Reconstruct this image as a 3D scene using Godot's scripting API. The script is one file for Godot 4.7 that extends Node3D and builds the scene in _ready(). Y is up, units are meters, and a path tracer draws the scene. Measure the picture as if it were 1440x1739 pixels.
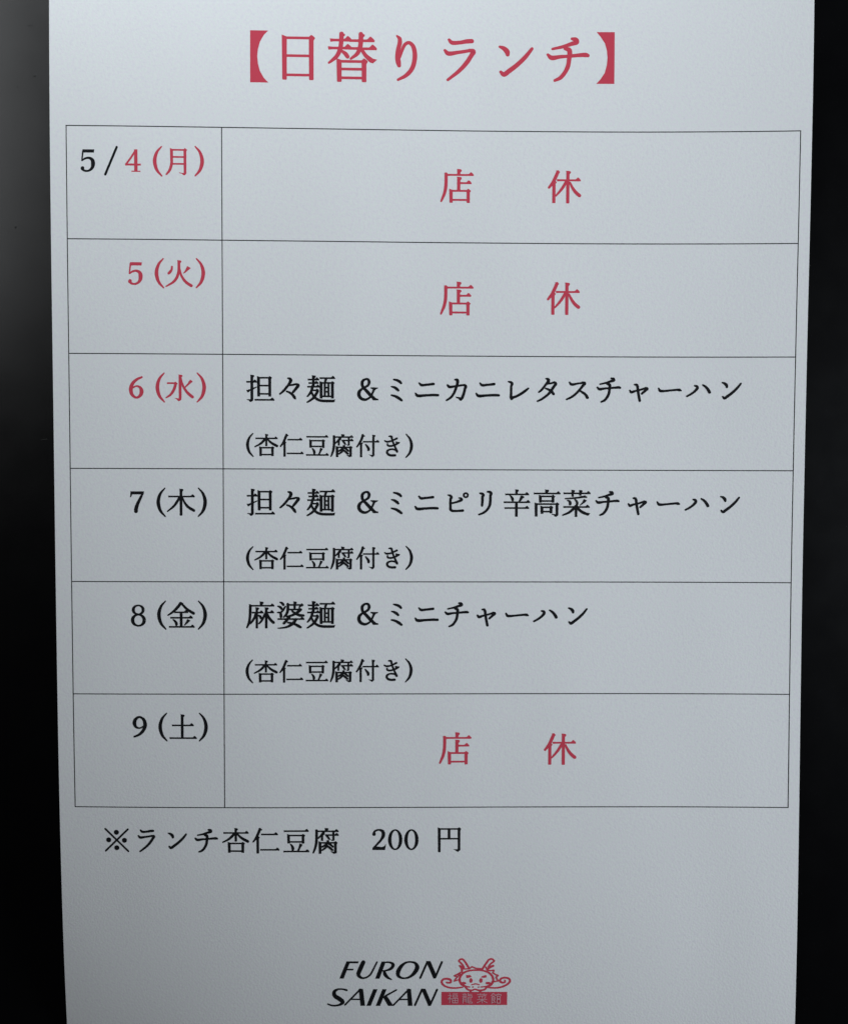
extends Node3D
# A printed lunch notice (an A4 sheet) on a black painted board. Lengths of the print are in millimetres on the sheet:
# u from its left edge, v from its top edge; the sheet itself is gently bowed off the board.

const SHEET_W := 210.0
const SHEET_H := 297.0
const BOW := {"xx": 0.8745, "yy": 2.0303, "xy": -0.4294, "xxy": 1.5718, "xyy": 1.5885, "yyy": 0.6991, "xxx": 1.549, "yyyy": -2.3847, "xxyy": -0.6892, "xyyy": -0.6522}
var thin := 4.7      # horizontals of the lettering, in hundredths of the type size
var thick := 8.5     # verticals

var glyphs := {}
var sheet: Node3D
var part: Node3D
var ink: StandardMaterial3D
var lifted := 0.0
var bold := 0.0          # extra weight of the strokes, in the same hundredths
var cockle := FastNoiseLite.new()   # the slight waviness of paper that has hung for a while
var red_ink: StandardMaterial3D
var black_ink: StandardMaterial3D
var pale_ink: StandardMaterial3D
var paper: StandardMaterial3D
var board_paint: StandardMaterial3D
# triangles being collected
var st: SurfaceTool
var layer := 0.0


func _ready() -> void:
	# ---- camera, environment, lamps
	var cam := Camera3D.new()
	cam.name = "camera"
	cam.position = Vector3(-0.008558, 0.008832, 0.245359)
	cam.rotation = Vector3(-0.027837, -0.026836, 0.003102)
	cam.fov = rad_to_deg(2.0 * atan(869.5 / 1480.0))
	cam.near = 0.01
	cam.far = 20.0
	add_child(cam)
	cam.current = true
	var env := Environment.new()
	env.background_mode = Environment.BG_COLOR
	env.background_color = Color(0.004, 0.004, 0.005).linear_to_srgb()
	env.tonemap_mode = Environment.TONE_MAPPER_LINEAR
	env.tonemap_exposure = 1.0
	env.sdfgi_enabled = true
	env.ssao_enabled = true
	env.ssil_enabled = true
	var we := WorldEnvironment.new()
	we.name = "world_environment"
	we.environment = env
	add_child(we)
	var window := AreaLight3D.new()
	window.name = "window_light"
	window.area_size = Vector2(0.50, 1.45)
	window.light_energy = 0.90
	window.light_color = Color(0.925, 0.955, 0.975).linear_to_srgb()
	window.area_range = 6.0
	window.area_attenuation = 2.0
	window.shadow_enabled = true
	window.look_at_from_position(Vector3(-1.12, 1.06, 1.50), Vector3.ZERO)
	add_child(window)
	lamp("lamp_beside", Vector3(0.656, 0.026, 0.115), 0.93, Color(0.87, 0.95, 1.03), 0.06)
	lamp("lamp_above", Vector3(-0.141, 0.412, 0.16), 0.124, Color(0.87, 0.95, 1.0), 0.05)

	cockle.seed = 7
	cockle.noise_type = FastNoiseLite.TYPE_SIMPLEX_SMOOTH
	cockle.frequency = 0.016
	cockle.fractal_octaves = 2
	make_materials()
	make_board()
	make_sheet()
	make_table_lines()
	letter_shapes()
	print_text()


func lamp(called: String, at: Vector3, energy: float, tint: Color, size: float) -> void:
	var l := OmniLight3D.new()
	l.name = called
	l.position = at
	l.light_energy = energy
	l.light_color = tint.linear_to_srgb()
	l.light_size = size
	l.omni_range = 4.0
	l.omni_attenuation = 2.0
	l.shadow_enabled = true
	add_child(l)


func lin(r: float, g: float, b: float) -> Color:
	return Color(r, g, b).linear_to_srgb()


func noise_texture(sd: int, freq: float, lo: float, hi: float, px := 1024, octaves := 4) -> NoiseTexture2D:
	var n := FastNoiseLite.new()
	n.seed = sd
	n.noise_type = FastNoiseLite.TYPE_SIMPLEX_SMOOTH
	n.frequency = freq
	n.fractal_octaves = octaves
	var t := NoiseTexture2D.new()
	t.width = px
	t.height = px
	t.seamless = true
	t.noise = n
	var g := Gradient.new()
	g.offsets = PackedFloat32Array([0.0, 1.0])
	g.colors = PackedColorArray([Color(lo, lo, lo), Color(hi, hi, hi)])
	t.color_ramp = g
	return t


func make_materials() -> void:
	paper = StandardMaterial3D.new()
	paper.resource_name = "plain_copy_paper"
	paper.albedo_color = lin(0.80, 0.80, 0.80)
	var fibre := noise_texture(11, 0.05, 0.955, 1.0)
	fibre.color_ramp.offsets = PackedFloat32Array([0.0, 0.42, 0.58, 1.0])
	fibre.color_ramp.colors = PackedColorArray([Color(0.945, 0.955, 0.965), Color(0.985, 0.975, 0.985), Color(0.972, 0.985, 0.978), Color(1.0, 0.995, 0.99)])
	paper.albedo_texture = fibre
	paper.uv1_scale = Vector3(3.1, 4.4, 1.0)
	paper.roughness = 0.9
	paper.metallic_specular = 0.25
	paper.heightmap_enabled = true
	paper.heightmap_texture = noise_texture(23, 0.075, 0.0, 1.0, 1024, 5)
	paper.heightmap_scale = 0.0012

	black_ink = StandardMaterial3D.new()
	black_ink.resource_name = "black_toner"
	black_ink.albedo_color = lin(0.0085, 0.009, 0.0105)
	black_ink.roughness = 0.7
	black_ink.metallic_specular = 0.2
	red_ink = StandardMaterial3D.new()
	red_ink.resource_name = "red_toner"
	red_ink.albedo_color = lin(0.57, 0.058, 0.092)
	red_ink.roughness = 0.7
	red_ink.metallic_specular = 0.2
	pale_ink = StandardMaterial3D.new()
	pale_ink.resource_name = "unprinted_paper_in_bar"
	pale_ink.albedo_color = lin(0.62, 0.36, 0.40)
	pale_ink.roughness = 0.9
	pale_ink.metallic_specular = 0.2

	board_paint = StandardMaterial3D.new()
	board_paint.resource_name = "black_satin_paint"
	board_paint.albedo_color = lin(0.0012, 0.0012, 0.0014)
	board_paint.roughness = 0.26
	board_paint.metallic_specular = 0.55
	board_paint.roughness_texture = noise_texture(5, 0.02, 0.9, 1.0, 512)
	board_paint.uv1_triplanar = true
	board_paint.uv1_scale = Vector3(6, 6, 6)


# ---- the bowed sheet

func bow(x: float, y: float) -> float:      # height of the sheet over its middle plane, all in millimetres
	var a := x / 105.0
	var b := y / 150.0
	return (0.075 * cockle.get_noise_2d(x, y * 0.6) + BOW.xx * a * a + BOW.yy * b * b + BOW.xy * a * b + BOW.xxy * a * a * b + BOW.xyy * a * b * b + BOW.yyy * b * b * b
		+ BOW.xxx * a * a * a + BOW.yyyy * b * b * b * b + BOW.xxyy * a * a * b * b + BOW.xyyy * a * b * b * b)


func normal_at(uv: Vector2) -> Vector3:
	var x := uv.x - 105.0
	var y := 148.5 - uv.y
	return Vector3((bow(x - 1.0, y) - bow(x + 1.0, y)) / 2.0, (bow(x, y - 1.0) - bow(x, y + 1.0)) / 2.0, 1.0).normalized()


func on_sheet(uv: Vector2, lift := 0.0) -> Vector3:
	var x := uv.x - 105.0
	var y := 148.5 - uv.y
	return (Vector3(x, y, bow(x, y)) + normal_at(uv) * lift) / 1000.0


func commit(called: String, m: Material, parent: Node) -> MeshInstance3D:
	var o := MeshInstance3D.new()
	o.name = called
	o.mesh = st.commit()
	o.mesh.surface_set_material(0, m)
	parent.add_child(o, true)
	return o


func make_board() -> void:
	var board := Node3D.new()
	board.name = "black_board"
	board.set_meta("label", "smooth black painted board behind the white printed notice")
	board.set_meta("category", "board")
	add_child(board)
	var face := MeshInstance3D.new()
	face.name = "board_panel"
	var bx := BoxMesh.new()
	bx.size = Vector3(0.60, 0.84, 0.012)
	bx.material = board_paint
	face.mesh = bx
	face.position = Vector3(0, 0, -0.0071 - 0.006)
	board.add_child(face, true)
	# small pimples and nicks in the paint: x, y in mm, length, width, turn
	for b in [[-112.0, 124.9, 0.9, 0.45, 0.5], [-116.9, 121.7, 0.8, 0.3, 0.1], [-117.8, 82.5, 1.0, 0.35, 1.4], [-110.4, 22.2, 2.2, 0.18, 0.12], [-113.2, 138.8, 1.8, 0.2, 0.1]]:
		var sp := SphereMesh.new()
		sp.radius = 0.5
		sp.height = 1.0
		sp.radial_segments = 16
		sp.rings = 8
		sp.material = board_paint
		var o := MeshInstance3D.new()
		o.name = "paint_blemish"
		o.mesh = sp
		o.transform = Transform3D(Basis(Vector3(0, 0, 1), b[4]) * Basis.from_scale(Vector3(b[2], b[3], 0.22) / 1000.0), Vector3(b[0] / 1000.0, b[1] / 1000.0, -0.0071))
		board.add_child(o, true)


func make_sheet() -> void:
	sheet = Node3D.new()
	sheet.name = "menu_notice"
	sheet.set_meta("label", "white printed lunch notice with ruled table and red heading on the black board")
	sheet.set_meta("category", "notice")
	add_child(sheet)
	st = SurfaceTool.new()
	st.begin(Mesh.PRIMITIVE_TRIANGLES)
	var nx := 140
	var ny := 198
	for side in [1.0, -1.0]:
		for j in ny + 1:
			for i in nx + 1:
				var uv := Vector2(SHEET_W * i / nx, SHEET_H * j / ny)
				st.set_normal(normal_at(uv) * side)
				st.set_uv(Vector2(float(i) / nx, float(j) / ny))
				st.add_vertex(on_sheet(uv, 0.0 if side > 0.0 else -0.1))
	var base := (nx + 1) * (ny + 1)
	for j in ny:
		for i in nx:
			var a := j * (nx + 1) + i
			var c := a + nx + 1
			for k in [a, a + 1, c, a + 1, c + 1, c]:
				st.add_index(k)
			for k in [a, c, a + 1, a + 1, c, c + 1]:
				st.add_index(base + k)
	# the cut edge
	var rim: Array[Vector2] = []
	for i in nx: rim.append(Vector2(SHEET_W * i / nx, 0))
	for j in ny: rim.append(Vector2(SHEET_W, SHEET_H * j / ny))
	for i in nx: rim.append(Vector2(SHEET_W * (nx - i) / nx, SHEET_H))
	for j in ny: rim.append(Vector2(0, SHEET_H * (ny - j) / ny))
	var at := base * 2
	for k in rim.size():
		var p: Vector2 = rim[k]
		var q: Vector2 = rim[(k + 1) % rim.size()]
		var d := (q - p).normalized()
		for e in [[p, 0.0], [q, 0.0], [q, -0.1], [p, -0.1]]:
			st.set_normal(Vector3(d.y, d.x, 0))
			st.set_uv(e[0] / SHEET_W)
			st.add_vertex(on_sheet(e[0], e[1]))
		for n in [0, 2, 1, 0, 3, 2]:
			st.add_index(at + n)
		at += 4
	commit("paper_sheet", paper, sheet)


# ---- ink: flat shapes laid on the sheet, each stroke a hair above the one before it

func tri(a: Vector2, b: Vector2, c: Vector2, la := 0.0, lb := 0.0, lc := 0.0) -> void:
	if (b - a).cross(c - a) < 0.0:
		var t := b
		b = c
		c = t
		var l := lb
		lb = lc
		lc = l
	# long pieces are cut up so that they follow the bow of the sheet
	var ab := a.distance_squared_to(b)
	var bc := b.distance_squared_to(c)
	var ca := c.distance_squared_to(a)
	if maxf(ab, maxf(bc, ca)) > 2.6:
		if ab >= bc and ab >= ca:
			tri(a, (a + b) / 2, c, la, (la + lb) / 2, lc)
			tri((a + b) / 2, b, c, (la + lb) / 2, lb, lc)
		elif bc >= ca:
			tri(a, b, (b + c) / 2, la, lb, (lb + lc) / 2)
			tri(a, (b + c) / 2, c, la, (lb + lc) / 2, lc)
		else:
			tri(a, b, (c + a) / 2, la, lb, (lc + la) / 2)
			tri((c + a) / 2, b, c, (lc + la) / 2, lb, lc)
		return
	for e in [[a, la], [b, lb], [c, lc]]:
		st.set_normal(normal_at(e[0]))
		st.add_vertex(on_sheet(e[0], layer + e[1]))


func polygon(pts: PackedVector2Array) -> void:
	var ix := Geometry2D.triangulate_polygon(pts)
	for k in range(0, ix.size(), 3):
		tri(pts[ix[k]], pts[ix[k + 1]], pts[ix[k + 2]])
	layer += 0.0008


func fan(centre: Vector2, pts: Array) -> void:
	for k in pts.size() - 1:
		tri(centre, pts[k], pts[k + 1])
	layer += 0.0008


func ribbon(pts: Array, round_ends := true) -> void:    # pts: Vector3(x, y, width)
	var lft: Array[Vector2] = []
	var rgt: Array[Vector2] = []
	var n := pts.size()
	for k in n:
		var a: Vector3 = pts[maxi(k - 1, 0)]
		var b: Vector3 = pts[mini(k + 1, n - 1)]
		var d := Vector2(b.x - a.x, b.y - a.y).normalized()
		var p: Vector3 = pts[k]
		var s := Vector2(-d.y, d.x) * p.z / 2.0
		lft.append(Vector2(p.x, p.y) - s)
		rgt.append(Vector2(p.x, p.y) + s)
	for k in n - 1:
		var l0 := k * 0.0001
		var l1 := l0 + 0.0001
		tri(lft[k], lft[k + 1], rgt[k], l0, l1, l0)
		tri(lft[k + 1], rgt[k + 1], rgt[k], l1, l1, l0)
	layer += 0.0008
	if round_ends:
		for k in [0, n - 1]:
			var p: Vector3 = pts[k]
			var c := Vector2(p.x, p.y)
			var from := (rgt[k] - c).angle() if k == 0 else (lft[k] - c).angle()
			var arc: Array = []
			for m in 7:
				arc.append(c + Vector2.from_angle(from + PI * m / 6.0) * p.z / 2.0)
			fan(c, arc)


func smooth(pts: Array) -> Array:
	if pts.size() < 3:
		return pts
	var out: Array = []
	for k in pts.size() - 1:
		var p0: Vector3 = pts[maxi(k - 1, 0)]
		var p1: Vector3 = pts[k]
		var p2: Vector3 = pts[k + 1]
		var p3: Vector3 = pts[mini(k + 2, pts.size() - 1)]
		# centripetal spacing keeps unevenly spaced points from overshooting
		var t1 := sqrt(maxf(Vector2(p1.x - p0.x, p1.y - p0.y).length(), 0.001))
		var t2 := sqrt(maxf(Vector2(p2.x - p1.x, p2.y - p1.y).length(), 0.001))
		var t3 := sqrt(maxf(Vector2(p3.x - p2.x, p3.y - p2.y).length(), 0.001))
		var m1 := p2 - p1
		var m2 := p2 - p1
		if k > 0:
			m1 = t2 * ((p1 - p0) / t1 - (p2 - p0) / (t1 + t2) + (p2 - p1) / t2)
		if k < pts.size() - 2:
			m2 = t2 * ((p2 - p1) / t2 - (p3 - p1) / (t2 + t3) + (p3 - p2) / t3)
		for m in 5:
			var t := m / 5.0
			var q: Vector3 = (2 * t * t * t - 3 * t * t + 1) * p1 + (t * t * t - 2 * t * t + t) * m1 + (3 * t * t - 2 * t * t * t) * p2 + (t * t * t - t * t) * m2
			q.z = maxf(q.z, 0.1)
			out.append(q)
	out.append(pts[-1])
	return out


func ellipse(c: Vector2, r: Vector2) -> void:
	var arc: Array = []
	for m in 25:
		arc.append(c + Vector2(cos(TAU * m / 24.0) * r.x, sin(TAU * m / 24.0) * r.y))
	fan(c, arc)


# One character from its strokes. Letters in the stroke list:
#   s smooth brush line x,y,width ...    l straight-cornered line     p filled outline
#   h horizontal with the triangular stop of printed Japanese type (x0 x1 y)    b plain horizontal
#   v vertical with its slanted head (x y0 y1)    V plain vertical    B box of two verticals and a top bar (x0 x1 top bottom)
#   e filled ellipse    d dot    o ring
func draw_character(strokes: String, corner: Vector2, em: float) -> void:
	var k := em / 100.0
	for s in strokes.split(";", false):
		var w := s.strip_edges().split(" ", false)
		var n: Array[float] = []
		var pts: Array = []
		for i in range(1, w.size()):
			if w[i].contains(","):
				var f := w[i].split_floats(",")
				pts.append(Vector3(corner.x + f[0] * k, corner.y + f[1] * k, ((f[2] if f.size() > 2 else 6.0) + bold) * k))
			else:
				n.append(w[i].to_float())
		match w[0]:
			"s": ribbon(smooth(pts))
			"l": 
				for i in pts.size() - 1:
					ribbon([pts[i], pts[i + 1]])
			"p":
				var poly := PackedVector2Array()
				for q in pts:
					poly.append(Vector2(q.x, q.y))
				polygon(poly)
			"b": outline(corner, k, [n[0], n[2] - thin / 2, n[1], n[2] - thin / 2, n[1], n[2] + thin / 2, n[0], n[2] + thin / 2])
			"h":
				var y := n[2]
				var x := n[1]
				outline(corner, k, [n[0], y - 3.0, n[0] + 9, y - thin / 2, x - 15, y - thin / 2, x - 12.5, y - 3.6, x - 9, y - 7.6, x - 7, y - 7.6, x - 3, y - 4.2, x, y - 0.6, x - 0.8, y + thin / 2, n[0] + 9, y + thin / 2, n[0] + 1, y + 3.2])
			"v":
				var t := (n[3] if n.size() > 3 else thick) / 2
				outline(corner, k, [n[0] - t - 0.8, n[1] - 0.4, n[0] + t + 1.0, n[1] + 0.6, n[0] + t + 3.9, n[1] + 3.0, n[0] + t + 3.0, n[1] + 6.2, n[0] + t, n[1] + 9.5, n[0] + t, n[2] - 1.5, n[0] + t - 1.5, n[2], n[0] - t + 1.5, n[2], n[0] - t, n[2] - 1.5, n[0] - t, n[1] + 4])
			"V":
				var t := (n[3] if n.size() > 3 else thick) / 2
				outline(corner, k, [n[0] - t, n[1], n[0] + t, n[1], n[0] + t, n[2] - 1.2, n[0] + t - 1.2, n[2], n[0] - t + 1.2, n[2], n[0] - t, n[2] - 1.2])
			"B":
				var t := thick / 2 - 0.15
				var y := n[2]
				var end := n[4] if n.size() > 4 else n[3]
				outline(corner, k, [n[0] - t - 1.0, y - 5.6, n[0] + t, y - 2.4, n[0] + t + 2, y - thin / 2, n[0] + t, y + thin / 2, n[0] + t, n[3] - 1.2, n[0] + t - 1.2, n[3], n[0] - t + 1.2, n[3], n[0] - t, n[3] - 1.2])
				outline(corner, k, [n[1] - t - 0.5, y - 1.8, n[1] - 1.0, y - 5.6, n[1] + 0.8, y - 5.6, n[1] + t + 2.2, y - 1.2, n[1] + t + 2.6, y + 0.4, n[1] + t, y + 4.5, n[1] + t, end - 1.2, n[1] + t - 1.2, end, n[1] - t + 1.2, end, n[1] - t, end - 1.2])
				outline(corner, k, [n[0], y - thin / 2, n[1], y - thin / 2, n[1], y + thin / 2, n[0], y + thin / 2])
			"e": ellipse(corner + Vector2(n[0], n[1]) * k, Vector2(n[2], n[3]) * k)
			"d": ellipse(corner + Vector2(n[0], n[1]) * k, Vector2(n[2], n[2]) * k)
			"o":
				var ring: Array = []
				for m in 33:
					var a := TAU * m / 32.0
					var wide := n[4] * cos(a) * cos(a) + (n[5] if n.size() > 5 else n[4]) * sin(a) * sin(a)
					ring.append(Vector3(corner.x + (n[0] + n[2] * cos(a)) * k, corner.y + (n[1] + n[3] * sin(a)) * k, wide * k))
				ribbon(ring, false)


func outline(corner: Vector2, k: float, xy: Array) -> void:
	var poly := PackedVector2Array()
	for i in range(0, xy.size(), 2):
		poly.append(corner + Vector2(xy[i], xy[i + 1]) * k)
	polygon(poly)


func line(called: String, label: String, with_ink: StandardMaterial3D, weight := 1.05) -> void:
	part = Node3D.new()
	part.name = called
	part.set_meta("label", label)
	sheet.add_child(part, true)
	ink = with_ink
	bold = weight
	thin = 4.7 + weight
	thick = 8.5 + weight * 0.8
	lifted = 0.02 if with_ink == pale_ink else 0.008


func run(text: String, first: Vector2, last: Vector2, em: float) -> void:
	for i in text.length():
		var c := first.lerp(last, float(i) / maxf(text.length() - 1, 1.0))
		st = SurfaceTool.new()
		st.begin(Mesh.PRIMITIVE_TRIANGLES)
		layer = lifted
		draw_character(glyphs[text[i]], c - Vector2(em, em) / 2.0, em)
		commit("character", ink, part)


func make_table_lines() -> void:
	var rows := [40.5, 71.305, 102.727, 134.563, 166.236, 198.021, 230.434]
	var cols := [4.475, 46.926, 206.899]
	var pts: Array
	for v in rows:
		pts = []
		for i in 41:
			pts.append(Vector3(lerpf(cols[0] - 0.13, cols[2] + 0.13, i / 40.0), v, 0.27))
		rule(pts, 0.006)
	for u in cols:
		pts = []
		for i in 41:
			pts.append(Vector3(u, lerpf(rows[0], rows[6], i / 40.0), 0.25))
		rule(pts, 0.0075)


func rule(pts: Array, lift: float) -> void:
	st = SurfaceTool.new()
	st.begin(Mesh.PRIMITIVE_TRIANGLES)
	layer = lift
	ribbon(pts, false)
	commit("table_line", black_ink, sheet)


func letter_shapes() -> void:
	glyphs["担"] = "v 21.5 5 88; p 26,84 26,88.5 20,93.5 15,93.6 12,89.3 5,87 5,84.5 17,84.7; h 3 39 28; p 3,55 16,51.5 26,47 37,43 39,45.5 27,52.5 16,57.5 10.5,62.5 8,63 5.5,60; B 43.7 80 14.5 76; b 44 80 40; b 44 80 67; h 30 95.5 86.5"
	glyphs["々"] = "s 40,16,4.5 47,18.5,9 49,24,10.5 44,34,7.5 36,45,7.5 25,58,7 14,67.5,5; s 40,39,6 53,38,6 67,35,6; s 69,35.5,6 73.5,38,9.5 66,50,8.5 57,61,7 55,64,5; s 36,59,5 46,63,6.5 56,71,8 61,78,9 63.5,82,6"
	glyphs["麺"] = "v 24 6.5 46; h 5 43.5 20.5; h 7.5 41.5 32; h 3.5 46 44; s 21.5,42,8.5 18,56,7.5 12,67,7 4.5,75.5,4; b 19 36 55.5; p 31,55 36,50.5 42,56 38,61.5; s 36.5,54,7 38,57,8 34,66,8 28,76,8 20,84,7 10,91,5.5 4,94.5,4; s 18,60,5 22,70,6.5 30,80,7.5 40,86.5,8 52,89.5,8 75,90.3,8 90,90,7.5; p 86,86.3 96,84.5 91.5,93.8 84,93.8; h 44 95.5 15.5; s 66,17,7 63.5,24,6.5 62,30,5; B 49.5 86.5 31 82; b 50 86 75; V 61.5 33 74 6.6; V 73.5 33 74 6.6; b 62 74 46.5; b 62 74 60"
	glyphs["&"] = "s 35,47,8 46,58,10 60,73,10 73,84,8; p 63,84 76,81 84,83 84,88 67,88.3; s 36,49,8 31.5,39,9 32,27,9 41,19.5,6.5 50,20,7.5 54,28,9 51,38,7.5 43,44,6.5 31,51,6.5 22,60,9.5 21,72,10.5 28,82,9.5 40,86,8 51,82.5,6 60,74,5.5 66,62,6 71,51,6; p 58,45.3 83,46 83,49 76,52 72,56 66,55 64,51.5 59,49.5"
	glyphs["ミ"] = "s 40,20.5,5 52,23.5,8 60,28,8.5 63.5,32,7; s 33,43.5,4 42,46,7.5 50,51,9 54.5,55.5,7; s 33,71.5,5 45,74.5,7.5 57,81,9 65.5,87.5,7"
	glyphs["ニ"] = "s 24,32,5 30,38,8 48,37,7 70,34.5,8; s 12,65.5,5 18,72.5,9 45,71.5,7.5 70,70.3,8 85,70.8,7.5"
	glyphs["カ"] = "s 41,20.5,5 48,21.5,9 49.5,26,9.5 48,37,8 45,46,8 38,64,7.5 28,78,7 14,87.5,5.5; s 17,38.5,6 23,44,8.5 38,42.5,6.5 60,39,6 73,37.5,6; s 70,37.5,6.5 76,41.5,9 73.5,50,8 70,65,8 64,80,8.5 60,85,7; p 44,75 60,77.5 66,82 62,89 57,88.5 52,82 45,80"
	glyphs["レ"] = "s 17.5,26.5,4.5 27,30,8.5 29.5,34,8.5 27,40,7.5 26.5,60,7.5 25.8,79,8; s 28,83,7 32,78.5,8.5 44,74,7.5 60,65,8 74,55,7.5 82.5,48,5; p 21.5,76 30,72 33,82 27.5,88"
	glyphs["タ"] = "s 41,17,4.5 48,19,9 49,25,10 42,34,7.5 33,46,7 25,55,6.5 18,60.5,5; s 46,33,6 58,31.5,6 69,28,6; s 68,28.5,7 73,32.5,9 67,42,8 60,53,8.5 52,64,7.5 42,73,7 28,83,6.5 14,90,5; s 40,48.5,4.5 50,52,7 59,57.5,8 66,66,8.5"
	glyphs["ス"] = "s 19,28.5,5 24,34.5,8 30,35.5,8 45,32.5,6 60,30.5,6; s 62,28.5,6 68.5,31.5,9.5 63,39,8 52,53,7.5 40,66,7 25,77,6.5 10,84,5; s 52,55,5 62,61,7 72,68.5,8 78,78,9"
	glyphs["チ"] = "s 56,15.5,5 63,17.5,9 65,21.5,8.5 55,25,7.5 40,30,6 20,34.5,4.5; s 11.5,45,5 18,50.5,8.5 35,48.5,6.5 50,47.5,6 70,45.5,7 82,45,8 85.5,46,6.5; s 43,34,5 50.5,36,9 52,40,9 51,52,8 49,65,8 44,76,7.5 35,87,7 24.5,92,5"
	glyphs["ャ"] = "s 34,36,5 40,36.5,8 43,41,8.5 44.5,52,8 47,68,8 51,88,8; s 18.5,55,5 23,60.5,8.5 35,57,6.5 55,52,6 70,47,6; s 70,46.5,6.5 75.5,49,8 68,56,7.5 57.5,65.5,6"
	glyphs["ー"] = "s 13.5,48.5,5 18.5,56,8.5 28,57,7.5 40,56,6.5 60,54,6.5 74,52.8,7 82,53.5,8.5 86,55,5"
	glyphs["ハ"] = "s 32,40,5.5 39,42,8 40.5,47,9 33,57,7.5 20,67,6.5 7,74,5.5; s 58.5,37.5,5 67,43,7.5 75,52,9 80,60.5,9.5"
	glyphs["ン"] = "s 22.5,30,4.5 30,33,8 36,39,9.5 37,44,7.5; s 24.5,76,5.5 30,80.5,8.5 40,74,8.5 55,62.5,8 70,48,7.5 82,33,5.5"
	glyphs["ピ"] = "s 18.5,22.5,3.5 27,25.5,8 29.5,30,9 27,37,7.5 26.7,52,7.5 27,70,8; s 27,69,8 31,73.2,8 42,74.5,7 55,74,7 67,73,8; s 32,49,5.5 45,46,6 58,41,8 63,37.5,9 60,33,6 54,32,3; o 76.7 23 6.7 6.7 6.4"
	glyphs["リ"] = "s 25.5,17,5 33,18.5,8 37,22.5,8 34.2,28,8.3 33.7,42,8 32.5,57,7.5; s 50,12,5 57,12.5,8 62,17,9 60,24,8 59.5,40,8 58.5,52,8 55,62,7.5 47,73,7 36,81,6.5 22.5,86.3,5"
	glyphs["辛"] = "v 47.5 4 19 8; h 10 89 20.5; s 26.5,24,3 31,29,6.5 34.5,35,8.5 35.3,39,7.5; p 61,24 68,24.5 73.5,28.5 72,32 68.5,33 64,40 58,45 53,45 57,37; h 5.5 93 46; h 8 89.5 65; V 47.5 44 93.5 9"
	glyphs["高"] = "v 48.3 4.5 18; h 6 94.5 17.5; B 28.5 69.5 27 47.5; b 28 69 42; B 15 83 52 93 88; p 66,83.5 80,85 87.1,84 86,90 80,93.8 76,92.8 72,88 66,87; B 34 63.5 62.5 84 82.5; b 34 63 76.5"
	glyphs["菜"] = "v 36.5 5.5 28.5 8; v 61.3 6 25 8; h 6 95.5 17; s 13,34.5,4 35,33,5 55,31,5.5 70,28.5,6 82,29.3,4; p 69,27 76,22.5 84,29 81,31.5; s 19.5,39.5,3 27,44,7.5 29,50,8.5 28,53,7.5; s 43,36,3 49,42,6.5 51.5,48,8 51,55,6; p 73.5,35 83.5,40 78,46 68,53 61,57.5 59.5,55.5 68,46; h 6 93 61.5; V 48 55 94 8.5; s 46,60,8 38,69,8 26,79,7 5,88.3,4; s 49,57,6 54,66,7.5 64,75,8.5 76,81.5,8.5 88,85,7; p 80,78.7 95,82 89,86 86,90 80,88"
	glyphs["麻"] = "v 52 4.5 18; h 17 95.5 18.5; s 16.7,18,8.3 16.3,36,8.3 15.5,52,8 13,70,7.5 10,80,7 5.5,90,4.5; p 12,12.5 21,17 21,20 12.5,20; h 21 60 41; h 63 94.5 40.5; v 37.7 23.5 93 8; v 68.5 23.5 93 8.5; s 35,44,7 30,58,7 23,69,6.5 16,77.5,4.5; s 42,49.5,4 48.5,53.5,7.5 51.5,59,7.5; s 64,46,6.5 59,57,6.5 53,68,6 45,77,4.5; s 72,46,6 77,57,8 83,65,8.5 92,73.5,8.5"
	glyphs["婆"] = "s 15.5,7,4 22,10,7.5 26,15,8; s 8.5,20,4 16,23,7.5 20,27.5,8; s 33,20.5,4 27,30,6.5 19,40,6; s 7.5,40.5,4 15,41,6 18,46,8 18.5,54.5,8; s 41,13,8 41,25,8 39.5,38,8 35,48,7 27.5,55.5,4.5; p 37,9.5 47,13.5 45,18 37,17; b 42 86 15.5; p 82,13.5 87,9.5 93.5,16 90,19.5 82,22.5 80,27 75,28 78,18; v 63 4 29 7.6; b 44 80 30.5; s 83,31,8 76,37,8.5 66,44,8 54,50,6.5 37.5,54,5; p 76,27 82,26 87,31 80,36; s 54,33,5 60,40,6.5 70,46,7.5 82,50,8.5 92,50.2,7; h 7 95.5 62; s 45.5,55,9 40,62,8 34,70,8 28,76,7.5; s 42,73.5,5.5 55,76,6 67,80,7.5 76,85,8.5 82.5,88.7,7; s 67,63,8.5 60,74,8.5 50,82,8 38,88,6 22,91,4.5 9,92,2.5"
	glyphs["杏"] = "v 49.3 4.5 51.5 8.5; h 7 93.5 21.5; s 44,24,8 36,34,8 24,44,6.5 5.5,53.7,4; s 54,24,5.5 63,34,7 74,42,8.5 90,50.5,9; B 27.5 73 57.5 90; b 28 72 84"
	glyphs["仁"] = "s 29.5,8,8 26,18,8.5 20,32,8 13,44,6.5 6.5,52,4.5; p 25.6,5 37.5,9 36.5,13 31.5,14; V 22 34 92.5 9; p 25,32.5 29.5,37 25,42; h 33 91 26.5; h 30 96 79.5"
	glyphs["豆"] = "h 8 93.5 15.5; B 25 73.8 30.5 58 58.5; b 25 73 52.5; s 31.5,60.5,3.5 37,68,7.5 39.5,75.5,9 39,79.5,7; p 62,57 73,62 70,66 65,74 60,84.5 53,84.5 58,73; h 7 95.5 85.5"
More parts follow.
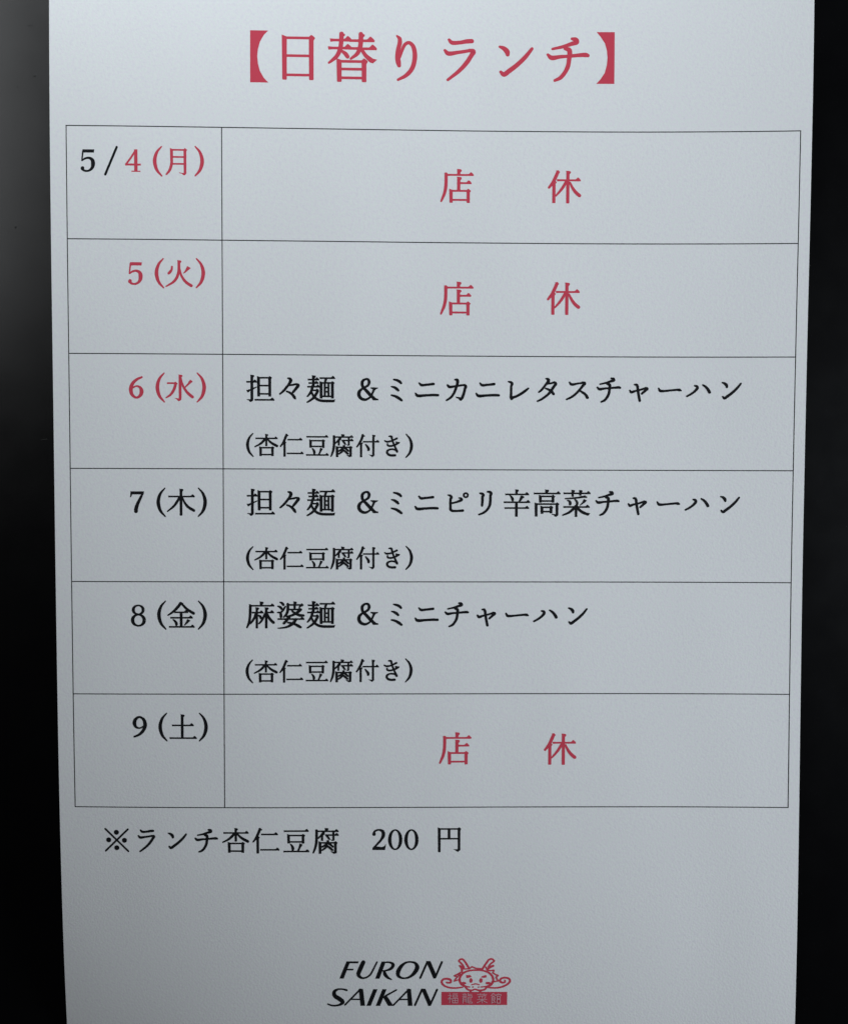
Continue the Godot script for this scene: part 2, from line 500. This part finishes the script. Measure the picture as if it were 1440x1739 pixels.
	glyphs["腐"] = "v 50.5 5 16; h 15 93 16.5; s 18,14,8.3 18,35,8.3 17.5,50,8.3 15,67,7.8 11,80,6.5 6.5,90.5,4.5; p 13,10 23,15.5 22,18 13.5,18; s 42,20,7.5 34,30,6.5 24,40,4.5; V 36.5 28 49.5 7.8; p 36,22 46.5,22 45,28 38,33; h 47 93.5 29.5; V 75 17 48 7.5; p 62,44 71,45.5 78.7,44.5 77,49 72,50.3; s 49.5,30,4 56,36,6.5 60.5,42.5,6.5; B 30 82 56 94 92; V 56.5 47 58 8.6; s 55,57,8 47,64,6.5 36,70.5,4.5; s 57.5,58,5.5 66,63,6.5 73,69.5,6; s 54,66.5,6.5 48,73,6.5 37,81.5,4.5; s 56,68,6.5 64,74,7 71,80.5,7; p 65,85 75,86 86.1,86 84,92 78,94.3 73,91"
	glyphs["付"] = "s 31.5,9,8.3 28,22,8.5 20,38,7.5 9,54.5,4.5; p 28,6.5 41,11 39.5,15 34,16.5; V 25 38 95 9; p 29,35 33.5,40 29,45; h 32 96 34.5; v 72.7 7.5 88 8.8; p 53,84 66,85 77.1,84 76,89 69,94.3 64,91 60,88; s 43,45.5,4.5 49,53,7.5 54,61,9 54,66,8.5"
	glyphs["き"] = "s 35.5,13.5,4 44.5,14.5,8 47,22,7 51,36,6.5 57,50,6.5 63,63,7 67,71,8; s 19,30.5,4 26,34.2,6.5 40,33,6 55,27,6 66,21.5,7; s 30,42.5,4.5 30.5,48,6 38,51,6.5 52,49,6.2 66,43,6.5 75,37.8,5; p 60,33 66,33.3 77,36.5 72,42 62,43; s 67,72.5,7.5 61,66.5,6 50,63.5,5.8 38,64.8,5.8 30,70,7 28.5,77,7.5 34,84,8 44,87.3,8 59,87,8.5"
	glyphs["月"] = "B 31 74.5 9 56 86; s 31,50,8.3 29,62,8.2 24,76,7.5 13.5,89,4.5; b 31 74 32; b 31 74 54.5; p 55,82 68,84 78.6,82 77,88 73,91.3 68,90.3 64,86 56,85"
	glyphs["火"] = "v 51 4 38; s 51,32,8.5 49.5,44,8.3 43,62,8.2 32,75,7 9,89.3,3.8; s 53,34,7 56.5,48,6.5 64,63,7.5 75,76,8.5 91,86.5,9; s 28.5,25,5 27,35,6.5 22,42,8 17.5,47,7; p 78,22.5 90,29 84,34 72,44 65,47.5 64,46 71,37"
	glyphs["水"] = "v 50.8 6 84; p 31,82.5 46,83.5 55.1,82 54.5,89 47,93.3 43,91.3 38,86; b 8 33 34; s 36,34,8 35,42,8.3 28,60,8 18,73,6.5 5.5,81.5,3.8; p 29,33 36.5,29 43.5,36 40,38.5 34,41; s 53,16,5 57,34,6 66,53,7 78,68,8.5 91,79,9; p 84,22 92,28 87,33 74,44 68,49.5 66,46 76,34"
	glyphs["木"] = "v 48 5.5 94; h 6 93.5 31; s 43,34,7 36,47,8 24,63,7 4,79.7,3.8; s 53,36,5 60,51,6.8 71,65,8.3 89.5,76.5,9"
	glyphs["金"] = "s 49,8,8.5 42,18,9 30,31,8 18,41,6 7.5,47.7,4; s 52,9,7 60,18,7 70,28,8 91,41.5,9; p 44,4.7 58,7 57,13 46,13; h 28 74 38; V 50.5 38 86; h 14.5 89 56; s 24.8,62.5,4 31,68,7 35,75,8.7 34.6,79.5,7; p 71,60 81,65 74,72 62,82 59,81 64,73; h 10 95 86"
	glyphs["土"] = "v 48 7.5 85; h 14 86.5 44; h 6 96 86"
	glyphs["※"] = "s 13.5,9,5.5 90.5,85.5,5.5; s 90,9.5,5.5 14,84.5,5.5; d 51 20.5 8.6; d 24.5 46.8 8.6; d 78 47.7 8.6; d 51.5 73.8 8.6"
	glyphs["円"] = "B 16 83 9 89 83; V 49 9 42 9.4; b 16 83 42.5; p 62,78 73,79 87.1,77 86,83 79,88.3 74,85.3 68,81"
	glyphs["店"] = "v 54.7 -1 15; h 22 96 15; s 20,13,8.3 20,35,8.3 19,50,8.3 15.5,66,7.8 11,77,6.5 7,86.5,4.5; p 15.5,8.8 25,13.5 24,16 16,16; v 54.7 20 57; h 58 90 37; B 34 81 58 90.5; b 34 81 82.5"
	glyphs["休"] = "s 30.5,7,8.5 25,20,8.8 17,36,8 6.5,49.5,6; p 25,3 37,7 33.5,11.5 28,12; V 20 36 91.5 9; p 23,30 28,35 23,41; v 58 4 92; h 27.5 93.5 29.5; s 53,34,6.5 45,48,7.3 36,60,6 25.5,71.7,4; s 64,36,5 71,50,7.2 80,62,8.5 90,70.5,9"
	glyphs["日"] = "B 26 75 14.5 91; b 26 75 47; b 26 75 82"
	glyphs["替"] = "s 30.5,7,8.3 30,20,8 28.5,32,8 23,46,7.5 15,54,6 7.5,60,4; p 26.2,4.5 37,7 36.5,10.5 33,13; h 9 50 18.5; b 45 62 19; h 60 91.5 19; h 5.5 50 33; b 44 62 33.2; h 60 95.5 33.5; s 66,7,8.3 66,20,8.3 64,33,8 59,43,7 47.5,52,4; p 62,4.5 73,7.5 73,10.5 69,14; s 31.5,38.5,5 38,43.5,7.5 41.5,48.3,7.5; s 68,36,6 75,46,7 85,54.5,9; p 80,49.5 96,53 91,57.5 88,60 82,58; B 26.5 72 57 94.5; b 27 72 71; b 27 72 87"
	glyphs["り"] = "s 32.5,10.5,3.5 37,15,7 37.8,22,8 34.5,36,7.8 33.5,48,8.5 35,58,9.5 36.5,64.5,7; s 37.5,50,4.5 42,36,6 48,25,6 55,22.5,6.3 62,28.5,7.5 65.3,42,8.3 64.7,55,8.3 60,70,8 49.5,82,7 34.5,90.3,4.5"
	glyphs["ラ"] = "s 28.5,17,5 33.5,22,7.5 48,22,6.8 61,19.6,7.8 70.5,19,8; s 21,36.5,5 26.5,42,8 45,40,6.3 66,36.5,6; s 66,36,6 73.5,38,9 70,45,8 60,60,8 48,73,7 26.5,90.3,5"
	glyphs["【"] = "p 63,0.8 96,0.8 88,9 81,21 77.3,35 76,48 77.3,61 81,75 88,87 96,95.4 63,95.4"
	glyphs["】"] = "p 35,4.3 35,99 1.6,99 9,91 17,79 20.7,65 22,51.5 20.7,38 17,25 9,13 1.6,4.3"
	glyphs["("] = "s 30,2,3.5 15,20,8 7.5,48,11.5 14.5,78,9 30.5,97.5,3.8"
	glyphs[")"] = "s 3,2,3.5 18,20,8 25.5,48,11.5 18.5,78,9 2.5,97.5,3.8"
	glyphs["/"] = "s 67.5,-2,7 29.5,87,7"
	# figures: 100 is their height
	glyphs["5"] = "p 9,0 62,0 60.5,14.5 10,14.5; s 11.5,7,7 8.5,30,6 6,50,5; s 6.5,50.5,5 20,41,8 38,38,10 52,46,14.5 56,63,17.5 51,83,12.5 34,95.5,8.5 16,94,9 6,86,11; d 9 83 8"
	glyphs["4"] = "s 46.5,6,8 24,40,8 4.5,66,7.5; b 0 70 66; b 0 70 69.5; V 48 0 97 15; p 28,95 68,95 68,100 28,100"
	glyphs["6"] = "s 58,4,8.5 36,14,11 15.5,35,14.5 9,60,17 15,83,13.5 34,95.5,9 51,85,13.5 57,67,17 50,49.5,11 34,44,7 18,51,6.5"
	glyphs["7"] = "p 2,0 64,0 63,12 54,14.5 10,14.5 5,27 0,27 1.5,12; s 57.5,10,9 45,35,12 34,58,14.5 27.5,78,16.5 26.5,91,16.5"
	glyphs["8"] = "o 33 24.5 22 20 14 8; o 33.5 71 26 25 16 8.5"
	glyphs["9"] = "s 8,95.5,8.5 30,86,11 50,65,14.5 57.5,40,17 51.5,17,13.5 32,4.5,9 15,15,13.5 9,33,17 16,50.5,11 32,56,7 48,49,6.5"
	glyphs["2"] = "d 8.5 24 8.5; s 5.5,23,10 13.5,9,9 32,3.5,8.5 49,11,14 52,29,16 42,50,11 22,73,9 6,90,8; p 1,90 12,81 46,85 58,80 62,73 65,73 60,99.5 1,99.5"
	glyphs["0"] = "o 33 50 25.5 46 16.5 8"
	# restaurant logo: slanted capitals, 100 is the width of the two words together
	glyphs["a"] = "p 12.7,21.3 16.2,21.3 18.8,14.4 23.8,14.4 24.3,13 19.3,13 21,8.5 27.8,8.5 28.4,6.8 18.5,6.8"
	glyphs["b"] = "s 32,7.6,3.3 29,14.5,3.4 28,18,3 30.5,20.6,1.8 34,20.4,1.4 37.5,18,1.4 40,13.5,1.3 43,7.4,1.2"
	glyphs["c"] = "p 41.5,21.3 45,21.3 50.2,6.9 46.7,6.9; s 49,7.6,1.2 53.5,7.7,1.5 56,9.5,2.5 54.5,12.6,2.3 50,14.5,1.3 47.8,14.6,1; s 48.8,15.3,2.2 49.7,18,2.8 52,20.5,1.9 54.7,21.9,0.9"
	glyphs["d"] = "s 69.5,7.2,1.3 73.5,8.2,2 75.4,11.5,3.4 73.2,16.3,3 68.5,20.2,1.7 63.5,20.8,1.5 60.2,18.8,2.6 60,15.5,3.3 62.6,10.8,2.7 66,8,1.6 69.5,7.2,1.3"
	glyphs["e"] = "s 77.8,20.7,1.6 83.3,7.8,1.6; p 82.3,6.6 86,6.6 91.2,19 90,21.2 88.4,21.2; s 89.9,20.3,1.5 95.2,7.5,1.6"
	glyphs["f"] = "s 18.5,31,1.8 15.5,30.2,1.3 11.2,30.4,1.6 8.6,32.5,2.8 9,35.7,3.3 13,38.6,3.5 15.4,41,3.1 13.2,43.2,1.9 9,44.1,1.4 5.8,43.8,1.3 3.4,42.8,1.2"
	glyphs["g"] = "s 17.2,43.4,1.3 29.6,30.2,1.4; p 28.2,29.8 31.8,29.8 33.4,44.1 29.7,44.1; p 22.5,38 30.5,38 30.5,39.3 21.5,39.3"
	glyphs["h"] = "p 34.5,44.1 38,44.1 43.5,30 40,30"
	glyphs["i"] = "p 42,44.1 45.5,44.1 50.8,30 47.4,30; s 58.7,30.6,1.2 50,35.6,1.5; p 47.6,36.5 50.5,34.8 55.6,42.7 56.3,44.1 52,44.1"
	glyphs["j"] = "s 56.3,43.4,1.3 68.6,30.2,1.4; p 67,29.8 70.4,29.8 71.7,44.1 68,44.1; p 61.5,38 69.5,38 69.5,39.3 60.5,39.3"
	glyphs["k"] = "s 73.7,43.4,1.6 79.2,30.6,1.6; p 78.4,29.6 82,29.6 87.2,42 86,44.2 84.4,44.2; s 85.9,43.3,1.5 91.4,30.5,1.6"
	# dragon head of the logo: 100 is the width of the emblem
	glyphs["l"] = "s 36,46.5,2.2 30,43.5,2.7 27.3,38.5,2.7 28,33,2.6 33,27.5,2.2 41,24.8,1.9 49,24.3,1.8 58,25,1.9 65.5,28,2.3 70,33,2.6 71,38,2.7 68.5,43.5,2.7 62,47,2.2; s 33,46,1.8 40.5,47,1.2; s 65,46,1.8 55,47,1.2; s 35,47,2.2 38,50.3,2 43,51.5,1.8 47.5,50,1.7 51.5,51.2,1.8 56,51.5,2 61,49.5,2.1 62,47,2; s 41.5,51.5,2.6 41.8,53.8,2; s 55,51.5,2.6 54,53.8,2"
	glyphs["m"] = "p 35.5,31 41,30.8 43,33.5 38,35 35.8,34.5; p 62.5,31.5 60.5,31 56,32.5 55,34 59,34.8 62,34.3; e 42 38.2 2.2 3.2; e 55 38.3 2.2 3.2; e 32.5 41.8 3.4 1.8; e 64.5 41.8 3.6 1.8; s 43,44,1 48,42.7,1.3 53,44,1; e 44.6 47 1.1 1; e 52 47 1.1 1"
	glyphs["n"] = "s 31,47.3,1.6 22,48.3,1.9 13,47.5,2.1 6.5,44.5,2.3 3.8,40,2.5 6,36.5,2.3 11,35.8,2.5 15.5,37.5,2.6 15.5,40.5,2.4 12.5,41.2,2.2 10.2,40.5,1.8"
	glyphs["o"] = "s 63,47.5,1.6 74,48.3,1.9 82,47,2.1 90,43,2.3 93,38.5,2.5 91,35.5,2.3 86,34.5,2.2 81,36,2.3 79.8,39,2.5 82.5,41,2.3 86.5,40.3,1.9 86.3,38,1.6"
	glyphs["p"] = "s 39.5,22,2.4 35,14.5,2.3 31.5,10,2.1 28.5,9.6,2.1 26,11.5,1.8; s 26,12,1.9 30,16,2 32.5,20,1.9 32.8,22.5,1.8; s 27.5,18.5,2.3 30,21,3.2 30.2,24.5,2.3 30.5,27,1.5; s 33,22.7,1.3 40,22.3,1.3; l 30,26.5,1.4 24,29.8,1.5 20.5,31.8,1.6 24.5,33.2,1.5 22,36,1.4 20.5,38.8,1.5 24,37.6,1.3 26.5,37,1.2; s 28,29,1.2 24.5,33,1.4"
	glyphs["q"] = "s 57,22.5,2.4 61.5,15.5,2.3 65.5,10.3,2.2 69.5,9.6,2.1 72.3,12,1.9; s 72,12.5,1.9 67,16.5,1.9 64.5,20,1.7; s 71,18.5,2.4 66.5,20.5,2.8 64.5,22.5,1.9; s 61.5,20.5,1.8 63.5,24,1.9 67,25,1.3; l 40,22.3,1.5 43.2,19.5,1.3 48,21.8,1.6 57,22.7,1.7; l 67,25,1.3 72,24.3,1.5 70.7,28,1.4 74,30,1.4 77.5,31.5,1.5 75,33.5,1.5 76,36,1.5 77.5,38.8,1.5 72.5,39.8,1.2"
	glyphs["r"] = "p 3.6,53.4 89.5,53.6 89.4,71.4 3.6,71.4"
	glyphs["福"] = "l 20,4 24,14; b 5 35 24; l 33,25 20,45 5,58; V 21 40 96 6; l 26,50 36,60; b 45 95 8; l 50,20 90,20 90,38 50,38 50,20; l 46,50 94,50 94,93 46,93 46,50; b 46 94 71; V 70 50 93 6"
	glyphs["龍"] = "b 5 45 12; V 25 2 12 6; l 14,18 18,30; l 36,18 32,30; b 3 47 33; l 10,95 10,45 42,45 42,92; b 10 42 60; b 10 42 75; l 57,3 57,25 92,25; b 57 92 12; l 92,25 92,40 57,40 57,88 62,94 95,94 95,84; b 62 88 55; b 62 88 67; b 62 88 79"
	glyphs["x"] = "V 33 3 22 6; V 66 3 22 6; b 5 95 13; l 85,24 50,30 15,32; l 20,38 26,52; l 48,36 52,50; l 82,36 70,54; b 5 95 62; V 50 54 97 6; l 48,64 30,80 5,92; l 52,64 70,80 95,92"
	glyphs["館"] = "l 25,3 5,28; l 25,3 48,25; b 15 38 30; l 12,38 40,38 40,65 12,65 12,38; b 12 40 52; l 12,65 12,95 30,85; l 30,70 46,92; V 73 2 12 6; l 54,26 54,14 95,14 95,26; l 60,30 88,30 88,52 60,52 60,30; l 60,30 60,95; l 60,62 90,62 90,95 60,95"


func print_text() -> void:
	line("heading_text", "large red heading in black-letter brackets across the top", red_ink, 0.2)
	run("【日替りランチ】", Vector2(52.82, 21.27), Vector2(157.73, 19.96), 15.02)
	line("month_text", "black month figure and slash in the first table row", black_ink, 0.9)
	run("5", Vector2(11.38, 49.99), Vector2(11.38, 49.99), 6.12)
	run("/", Vector2(16.77, 50.61), Vector2(16.77, 50.61), 8.37)
	line("date_text", "red date in the first table row", red_ink, 0.9)
	run("4", Vector2(23.56, 49.86), Vector2(23.56, 49.86), 6.12)
	run("(", Vector2(32.13, 49.99), Vector2(32.13, 49.99), 8.35)
	run("月", Vector2(34.82, 50.24), Vector2(34.82, 50.24), 8.39)
	run(")", Vector2(43.61, 49.84), Vector2(43.61, 49.84), 8.37)
	line("date_text", "red date in the second table row", red_ink, 0.9)
	run("5", Vector2(24.13, 80.68), Vector2(24.13, 80.68), 6.20)
	run("(", Vector2(32.39, 80.56), Vector2(32.39, 80.56), 8.34)
	run("火", Vector2(34.94, 80.82), Vector2(34.94, 80.82), 8.43)
	run(")", Vector2(43.75, 80.45), Vector2(43.75, 80.45), 8.35)
	line("date_text", "red date in the third table row", red_ink, 0.9)
	run("6", Vector2(24.04, 112.04), Vector2(24.04, 112.04), 6.19)
	run("(", Vector2(32.38, 112.05), Vector2(32.38, 112.05), 8.35)
	run("水", Vector2(35.04, 112.15), Vector2(35.04, 112.15), 8.47)
	run(")", Vector2(43.82, 111.99), Vector2(43.82, 111.99), 8.37)
	line("date_text", "black date in the fourth table row", black_ink, 0.9)
	run("7", Vector2(24.06, 143.97), Vector2(24.06, 143.97), 6.14)
	run("(", Vector2(32.35, 143.98), Vector2(32.35, 143.98), 8.27)
	run("木", Vector2(35.32, 143.95), Vector2(35.32, 143.95), 8.52)
	run(")", Vector2(43.89, 143.95), Vector2(43.89, 143.95), 8.28)
	line("date_text", "black date in the fifth table row", black_ink, 0.9)
	run("8", Vector2(24.07, 175.77), Vector2(24.07, 175.77), 6.27)
	run("(", Vector2(32.29, 175.66), Vector2(32.29, 175.66), 8.27)
	run("金", Vector2(34.96, 175.87), Vector2(34.96, 175.87), 8.57)
	run(")", Vector2(43.75, 175.65), Vector2(43.75, 175.65), 8.27)
	line("date_text", "black date in the sixth table row", black_ink, 0.9)
	run("9", Vector2(24.16, 207.35), Vector2(24.16, 207.35), 6.18)
	run("(", Vector2(32.38, 207.41), Vector2(32.38, 207.41), 8.26)
	run("土", Vector2(35.25, 207.43), Vector2(35.25, 207.43), 8.63)
	run(")", Vector2(43.83, 207.40), Vector2(43.83, 207.40), 8.26)
	line("closed_text", "red closed mark in the first table row", red_ink, 0.6)
	run("店", Vector2(111.92, 56.17), Vector2(111.92, 56.17), 10.18)
	run("休", Vector2(142.00, 55.91), Vector2(142.00, 55.91), 10.20)
	line("closed_text", "red closed mark in the second table row", red_ink, 0.6)
	run("店", Vector2(111.98, 87.28), Vector2(111.98, 87.28), 10.23)
	run("休", Vector2(142.02, 86.80), Vector2(142.02, 86.80), 10.25)
	line("closed_text", "red closed mark in the last table row", red_ink, 0.6)
	run("店", Vector2(112.09, 214.11), Vector2(112.09, 214.11), 10.04)
	run("休", Vector2(142.02, 214.13), Vector2(142.02, 214.13), 10.16)
	line("menu_text", "black dish line of the third table row", black_ink)
	run("担々麺", Vector2(57.39, 112.17), Vector2(74.26, 112.07), 8.52)
	run("&", Vector2(87.25, 111.98), Vector2(87.25, 111.98), 8.56)
	run("ミニカニレタスチャーハン", Vector2(95.32, 111.93), Vector2(189.14, 111.58), 8.64)
	line("menu_text", "black dish line of the fourth table row", black_ink)
	run("担々麺", Vector2(57.43, 143.95), Vector2(74.25, 143.76), 8.56)
	run("&", Vector2(87.29, 143.59), Vector2(87.29, 143.59), 8.60)
	run("ミニ", Vector2(95.39, 143.62), Vector2(103.85, 143.65), 8.62)
	run("ピリ辛高菜", Vector2(112.49, 144.07), Vector2(146.15, 143.98), 8.67)
	run("チャーハン", Vector2(154.96, 143.65), Vector2(189.20, 143.63), 8.60)
	line("menu_text", "black dish line of the fifth table row", black_ink)
	run("麻婆", Vector2(57.22, 175.69), Vector2(65.64, 175.70), 8.59)
	run("麺", Vector2(74.24, 175.40), Vector2(74.24, 175.40), 8.60)
	run("&", Vector2(87.33, 175.12), Vector2(87.33, 175.12), 8.63)
	run("ミニチャーハン", Vector2(95.46, 175.16), Vector2(146.47, 175.38), 8.64)
	line("side_dish_text", "black bracketed side dish line of the third table row", black_ink, 1.6)
	run("(", Vector2(56.54, 127.88), Vector2(56.54, 127.88), 6.68)
	run("杏仁豆腐付き", Vector2(58.98, 128.07), Vector2(94.20, 127.91), 7.24)
	run(")", Vector2(101.15, 127.93), Vector2(101.15, 127.93), 6.79)
	line("side_dish_text", "black bracketed side dish line of the fourth table row", black_ink, 1.6)
	run("(", Vector2(56.45, 159.59), Vector2(56.45, 159.59), 6.72)
	run("杏仁豆腐付き", Vector2(58.90, 159.79), Vector2(94.27, 159.42), 7.27)
	run(")", Vector2(101.24, 159.47), Vector2(101.24, 159.47), 6.81)
	line("side_dish_text", "black bracketed side dish line of the fifth table row", black_ink, 1.6)
	run("(", Vector2(56.26, 191.56), Vector2(56.26, 191.56), 6.75)
	run("杏仁豆腐付き", Vector2(58.72, 191.76), Vector2(94.22, 191.28), 7.30)
	run(")", Vector2(101.21, 191.35), Vector2(101.21, 191.35), 6.83)
	line("footnote_text", "black price note under the table", black_ink)
	run("※", Vector2(16.01, 240.23), Vector2(16.01, 240.23), 8.42)
	run("ラ", Vector2(24.79, 239.83), Vector2(24.79, 239.83), 8.39)
	run("ン", Vector2(33.25, 239.56), Vector2(33.25, 239.56), 8.37)
	run("チ", Vector2(41.73, 239.70), Vector2(41.73, 239.70), 8.36)
	run("杏仁豆腐", Vector2(50.06, 240.09), Vector2(75.55, 240.05), 8.38)
	run("2", Vector2(91.66, 239.68), Vector2(91.66, 239.68), 6.05)
	run("0", Vector2(96.18, 239.70), Vector2(96.18, 239.70), 6.06)
	run("0", Vector2(100.78, 239.72), Vector2(100.78, 239.72), 6.06)
	run("円", Vector2(110.52, 240.11), Vector2(110.52, 240.11), 8.38)
	line("logo_text", "black slanted lettering of the restaurant logo at the foot", black_ink, 0.15)
	run("a", Vector2(92.51, 290.42), Vector2(92.51, 290.42), 35.50)
	run("b", Vector2(92.51, 290.42), Vector2(92.51, 290.42), 35.50)
	run("c", Vector2(92.51, 290.42), Vector2(92.51, 290.42), 35.50)
	run("d", Vector2(92.51, 290.42), Vector2(92.51, 290.42), 35.50)
	run("e", Vector2(92.51, 290.42), Vector2(92.51, 290.42), 35.50)
	run("f", Vector2(92.51, 290.42), Vector2(92.51, 290.42), 35.50)
	run("g", Vector2(92.51, 290.42), Vector2(92.51, 290.42), 35.50)
	run("h", Vector2(92.51, 290.42), Vector2(92.51, 290.42), 35.50)
	run("i", Vector2(92.51, 290.42), Vector2(92.51, 290.42), 35.50)
	run("j", Vector2(92.51, 290.42), Vector2(92.51, 290.42), 35.50)
	run("k", Vector2(92.51, 290.42), Vector2(92.51, 290.42), 35.50)
	line("dragon_emblem", "red line drawn dragon head beside the logo lettering", red_ink, 0.45)
	run("l", Vector2(118.66, 283.40), Vector2(118.66, 283.40), 21.96)
	run("m", Vector2(118.66, 283.40), Vector2(118.66, 283.40), 21.96)
	run("n", Vector2(118.66, 283.40), Vector2(118.66, 283.40), 21.96)
	run("o", Vector2(118.66, 283.40), Vector2(118.66, 283.40), 21.96)
	run("p", Vector2(118.66, 283.40), Vector2(118.66, 283.40), 21.96)
	run("q", Vector2(118.66, 283.40), Vector2(118.66, 283.40), 21.96)
	line("logo_banner", "red bar with small pale characters under the dragon head", red_ink, 0.0)
	run("r", Vector2(118.66, 283.40), Vector2(118.66, 283.40), 21.96)
	line("banner_text", "small pale characters on the red bar", pale_ink, 0.5)
	run("福", Vector2(111.75, 286.06), Vector2(111.75, 286.06), 3.13)
	run("龍", Vector2(115.89, 286.07), Vector2(115.89, 286.07), 3.13)
	run("x", Vector2(120.12, 286.07), Vector2(120.12, 286.07), 3.13)
	run("館", Vector2(124.09, 286.08), Vector2(124.09, 286.08), 3.13)
